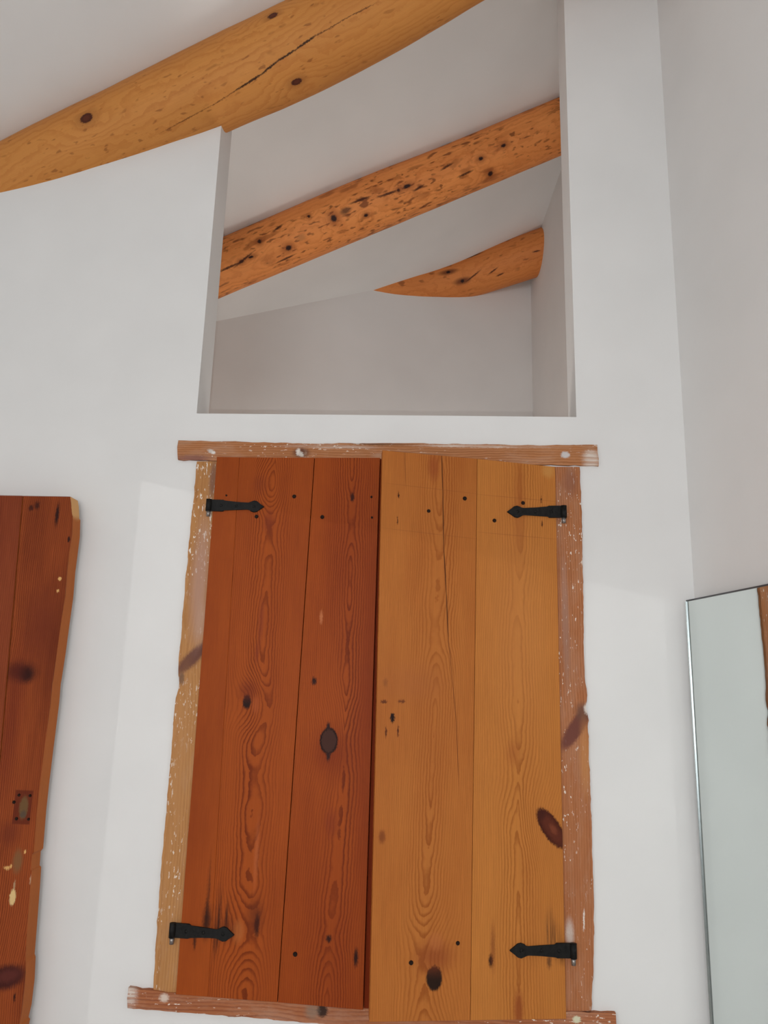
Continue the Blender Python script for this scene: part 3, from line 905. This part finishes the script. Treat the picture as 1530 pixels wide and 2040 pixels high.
for i, mt in enumerate((mD, mE)):
    g0 = .00035 if i == 1 else 0
    g1 = .00035 if i == 0 else 0
    (a0, a1), (b0, b1) = edges[i], edges[i + 1]
    pts = [(a0[0] + g0, a0[1]), (b0[0] - g1, b0[1]), (b1[0] - g1, b1[1]), (a1[0] + g0, a1[1])]
    bm = bmesh.new(); prism_xz(bm, pts, 0, TB, 'z', .0005)
    link_mesh('plank', bm, mt, SR.o)
for px, r in (((926, 993), .0046), ((985, 1037), .0044), ((854, 1018), .0040), ((1042, 1002), .0044), ((912, 1879), .0040), ((819, 1918), .0044)):
    nail(SR.o, ru_(px), r)
hinge_strap('hinge', SR.o, (1121, 1020), (1010, 1020), ru_, -1)
hinge_strap('hinge', SR.o, (1140, 1893), (1015, 1893), ru_, -1)

# ------------------------------------------------------------------ old plank door standing against the wall
DFY, DBY = -0.054, -0.015
door = tag(empty('plank_door', (-1.08, DBY, 0)), 'old dark red-brown plank door leaning flat against wall beside window', 'door')
DO = door.location


def dl(px, y=DFY):
    p = on_y(px, y); return (p.x - DO.x, p.z)


def duv(px):
    p = dl(px); return (p[0] + DFY - DO.y, p[1])


zt = on_y((80, 988), DFY).z
seam = [(on_y((27, 1200), DFY).x - DO.x, 1.698), (on_y((4, 1465), DFY).x - DO.x, 1.435)]
sl = (seam[0][0] - seam[1][0]) / (seam[0][1] - seam[1][1])
seam_x = lambda z: seam[0][0] + sl * (z - seam[0][1])
# free edge of the door as it is worn, (pixel of the back edge)
edge_px = [(156, 989), (157, 1010), (158, 1034), (160, 1036), (159, 1070), (154, 1110), (150, 1140), (146, 1190), (139, 1240), (131, 1300), (123, 1352), (121, 1362), (118, 1400), (106, 1495), (98, 1560), (93, 1606), (92, 1615), (86, 1690), (81, 1696), (79, 1724), (82, 1727), (80, 1760), (74, 1840), (69, 1900), (71, 1906), (69, 1950), (63, 2000), (57, 2026), (60, 2030), (57, 2045)]
right = [dl(p, DBY) for p in edge_px]
right = [(x, z) for x, z in right]
right[0] = (right[0][0], zt)
right.append((right[-1][0] + .005, 0.4)); right.append((right[-1][0], 0.0))
DE, DL = srgb(154, 74, 34), srgb(104, 40, 18)
DKN = srgb(48, 22, 18)
fe_d = lambda px, ru, rv, c, **k: fe(duv, px, ru, rv, c, **k)
CHIP = srgb(222, 172, 106)
fs = [fe_d((40, 1338), .030, .018, srgb(70, 28, 20), soft=.7, strength=.9, push=1.5), fe_d((52, 1344), .014, .014, DKN, soft=.7),
      fe_d((114, 1025), .0038, .022, DKN, soft=.6), fe_d((62, 1012), .005, .006, srgb(70, 30, 20), soft=.6), fe_d((74, 1007), .005, .008, srgb(70, 30, 20), soft=.6),
      fe_d((137, 1074), .0028, .006, DKN, soft=.4), fe_d((150, 1003), .007, .022, srgb(220, 168, 110), soft=.35, strength=.95), fe_d((152, 1022), .005, .016, srgb(220, 168, 110), soft=.35, strength=.9),
      fe_d((119, 1153), .0032, .0042, CHIP, soft=.3), fe_d((115, 1177), .0028, .0036, CHIP, soft=.3),
      fe_d((45, 1608), .0175, .031, srgb(98, 38, 22), soft=.05, strength=.8, ragged=False, square=True), fe_d((47, 1609), .0085, .020, srgb(112, 84, 52), soft=.3, strength=.95), fe_d((46, 1622), .006, .006, srgb(90, 74, 60), soft=.4),
      fe_d((35, 1716), .009, .020, srgb(128, 92, 58), soft=.5, strength=.8), fe_d((14, 1729), .006, .003, CHIP, soft=.5, strength=.9),
      fe_d((28, 1768), .0018, .012, srgb(176, 140, 104), soft=.5), fe_d((25, 1788), .0058, .014, srgb(226, 192, 134), soft=.25, strength=.97),
      fe_d((61, 1752), .0016, .008, srgb(190, 150, 120), soft=.5), fe_d((50, 1697), .002, .003, CHIP, soft=.5), fe_d((22, 1726), .002, .003, CHIP, soft=.5),
      fe_d((12, 1947), .036, .020, srgb(66, 28, 26), rot=.25, soft=.35, strength=.95, push=2.0), fe_d((16, 1944), .022, .010, srgb(98, 46, 38), rot=.25, soft=.6, strength=.8),
      fe_d((53, 1936), .0022, .007, DKN, soft=.4), fe_d((29, 1987), .0018, .007, DKN, soft=.6), fe_d((18, 1660), .018, .02, srgb(108, 44, 28), soft=.9, strength=.6),
      fe_d((2, 1008), .005, .006, srgb(60, 62, 40), soft=.5), fe_d((20, 1440), .02, .12, srgb(108, 38, 24), soft=.9, strength=.5), fe_d((80, 1240), .03, .06, srgb(112, 46, 28), soft=.9, strength=.5)]
mDoor = wood('dark_door_plank', DE, DL, 250, duv((-60, 1500))[0], .02, .03, 1.0, .02, 1.2, .85, fs, .85, srgb(92, 34, 16), .55, 9.4, .16, .12)
mDoorEdge = wood('fresh_cut_door_edge', srgb(188, 108, 52), srgb(156, 80, 34), 300, 0, .02, .02, 1.2, .01, .6, .5, [dict(u=dl((156, 1000), DBY)[0] - .02, v=zt - .018, ru=.05, rv=.026, color=srgb(224, 172, 112), soft=.3, strength=.95)], .3, None, .6, 1.9, .12, .12)
pl = [(seam_x(zt), zt)] + right + [(seam_x(0), 0.0)]
bm = bmesh.new(); prism_xz(bm, pl, DFY - DO.y, 0, 'z', .002, 1)
link_mesh('plank', bm, [mDoor, mDoorEdge], door)
mDoor2 = wood('dark_door_plank_inner', srgb(142, 68, 38), srgb(104, 42, 24), 240, duv((-100, 1500))[0], .02, .03, 1.0, .02, .8, .5, (), .7, srgb(104, 38, 22), .55, 4.9, .16, .12)
xp = [seam_x(zt) - .0012, seam_x(0) - .0012]
for wd in (.165, .150, .16):
    q = [(xp[0] - wd, zt), (xp[0], zt), (xp[1], 0.0), (xp[1] - wd, 0.0)]
    bm = bmesh.new(); prism_xz(bm, q, DFY - DO.y, 0, 'z', .001, 1)
    link_mesh('plank', bm, [mDoor2, mDoorEdge], door)
    xp = [xp[0] - wd - .0015, xp[1] - wd - .0015]
for px, r in (((38, 1584), .0030), ((60, 1585), .0030), ((28, 1598), .0034), ((33, 1631), .0034), ((57, 1632), .0030),):
    p = dl(px)
    o = nail(door, (p[0], p[1]), r); o.location.y = DFY - DO.y - .0006

# ------------------------------------------------------------------ frameless mirror on the right wall
A0 = on_y((1368, 1198), -0.020)
mir = tag(empty('wall_mirror', (A0.x, A0.y, 0.62), math.atan2(RD.y, RD.x)), 'frameless glass mirror with polished edge on the right wall', 'mirror')
# local x runs along the wall towards the room, local -y... keep z up
MW, MH = 0.60, A0.z - 0.62
nl = Vector((0, 0, 0))
inv = Matrix.Rotation(-math.atan2(RD.y, RD.x), 3, 'Z')
yn = (inv @ RN).y                                # +1 or -1: which local side faces the room
sgn = 1 if yn > 0 else -1
bm = bmesh.new()
ys = sorted((0.0, -sgn * 0.005))
box(bm, 0, MW, ys[0], ys[1], 0, MH)
link_mesh('mirror_glass', bm, M_MIRROR, mir)
bm = bmesh.new()
ys = sorted((-sgn * 0.0055, -sgn * 0.024))
box(bm, 0.02, MW - 0.02, ys[0], ys[1], 0.02, MH - 0.02)
link_mesh('backing_board', bm, M_DARKEDGE, mir)
bm = bmesh.new()
sec = [(-.0006, -sgn * .004), (-.0006, sgn * .0030), (.0002, sgn * .0036), (.0010, sgn * .0026), (.0020, sgn * .0002), (.0020, -sgn * .004)]
rg = [[bm.verts.new((x, y, z)) for x, y in sec] for z in (0, MH)]
bm.faces.new(rg[0]); bm.faces.new(rg[1][::-1])
for i in range(len(sec)):
    j = (i + 1) % len(sec)
    bm.faces.new((rg[0][i], rg[0][j], rg[1][j], rg[1][i]))
link_mesh('polished_edge', bm, M_EDGE, mir)
bm = bmesh.new()
box(bm, 0, MW, -.0016, .0016, MH - .0004, MH + .0022)
link_mesh('top_edge', bm, M_DARKEDGE, mir)
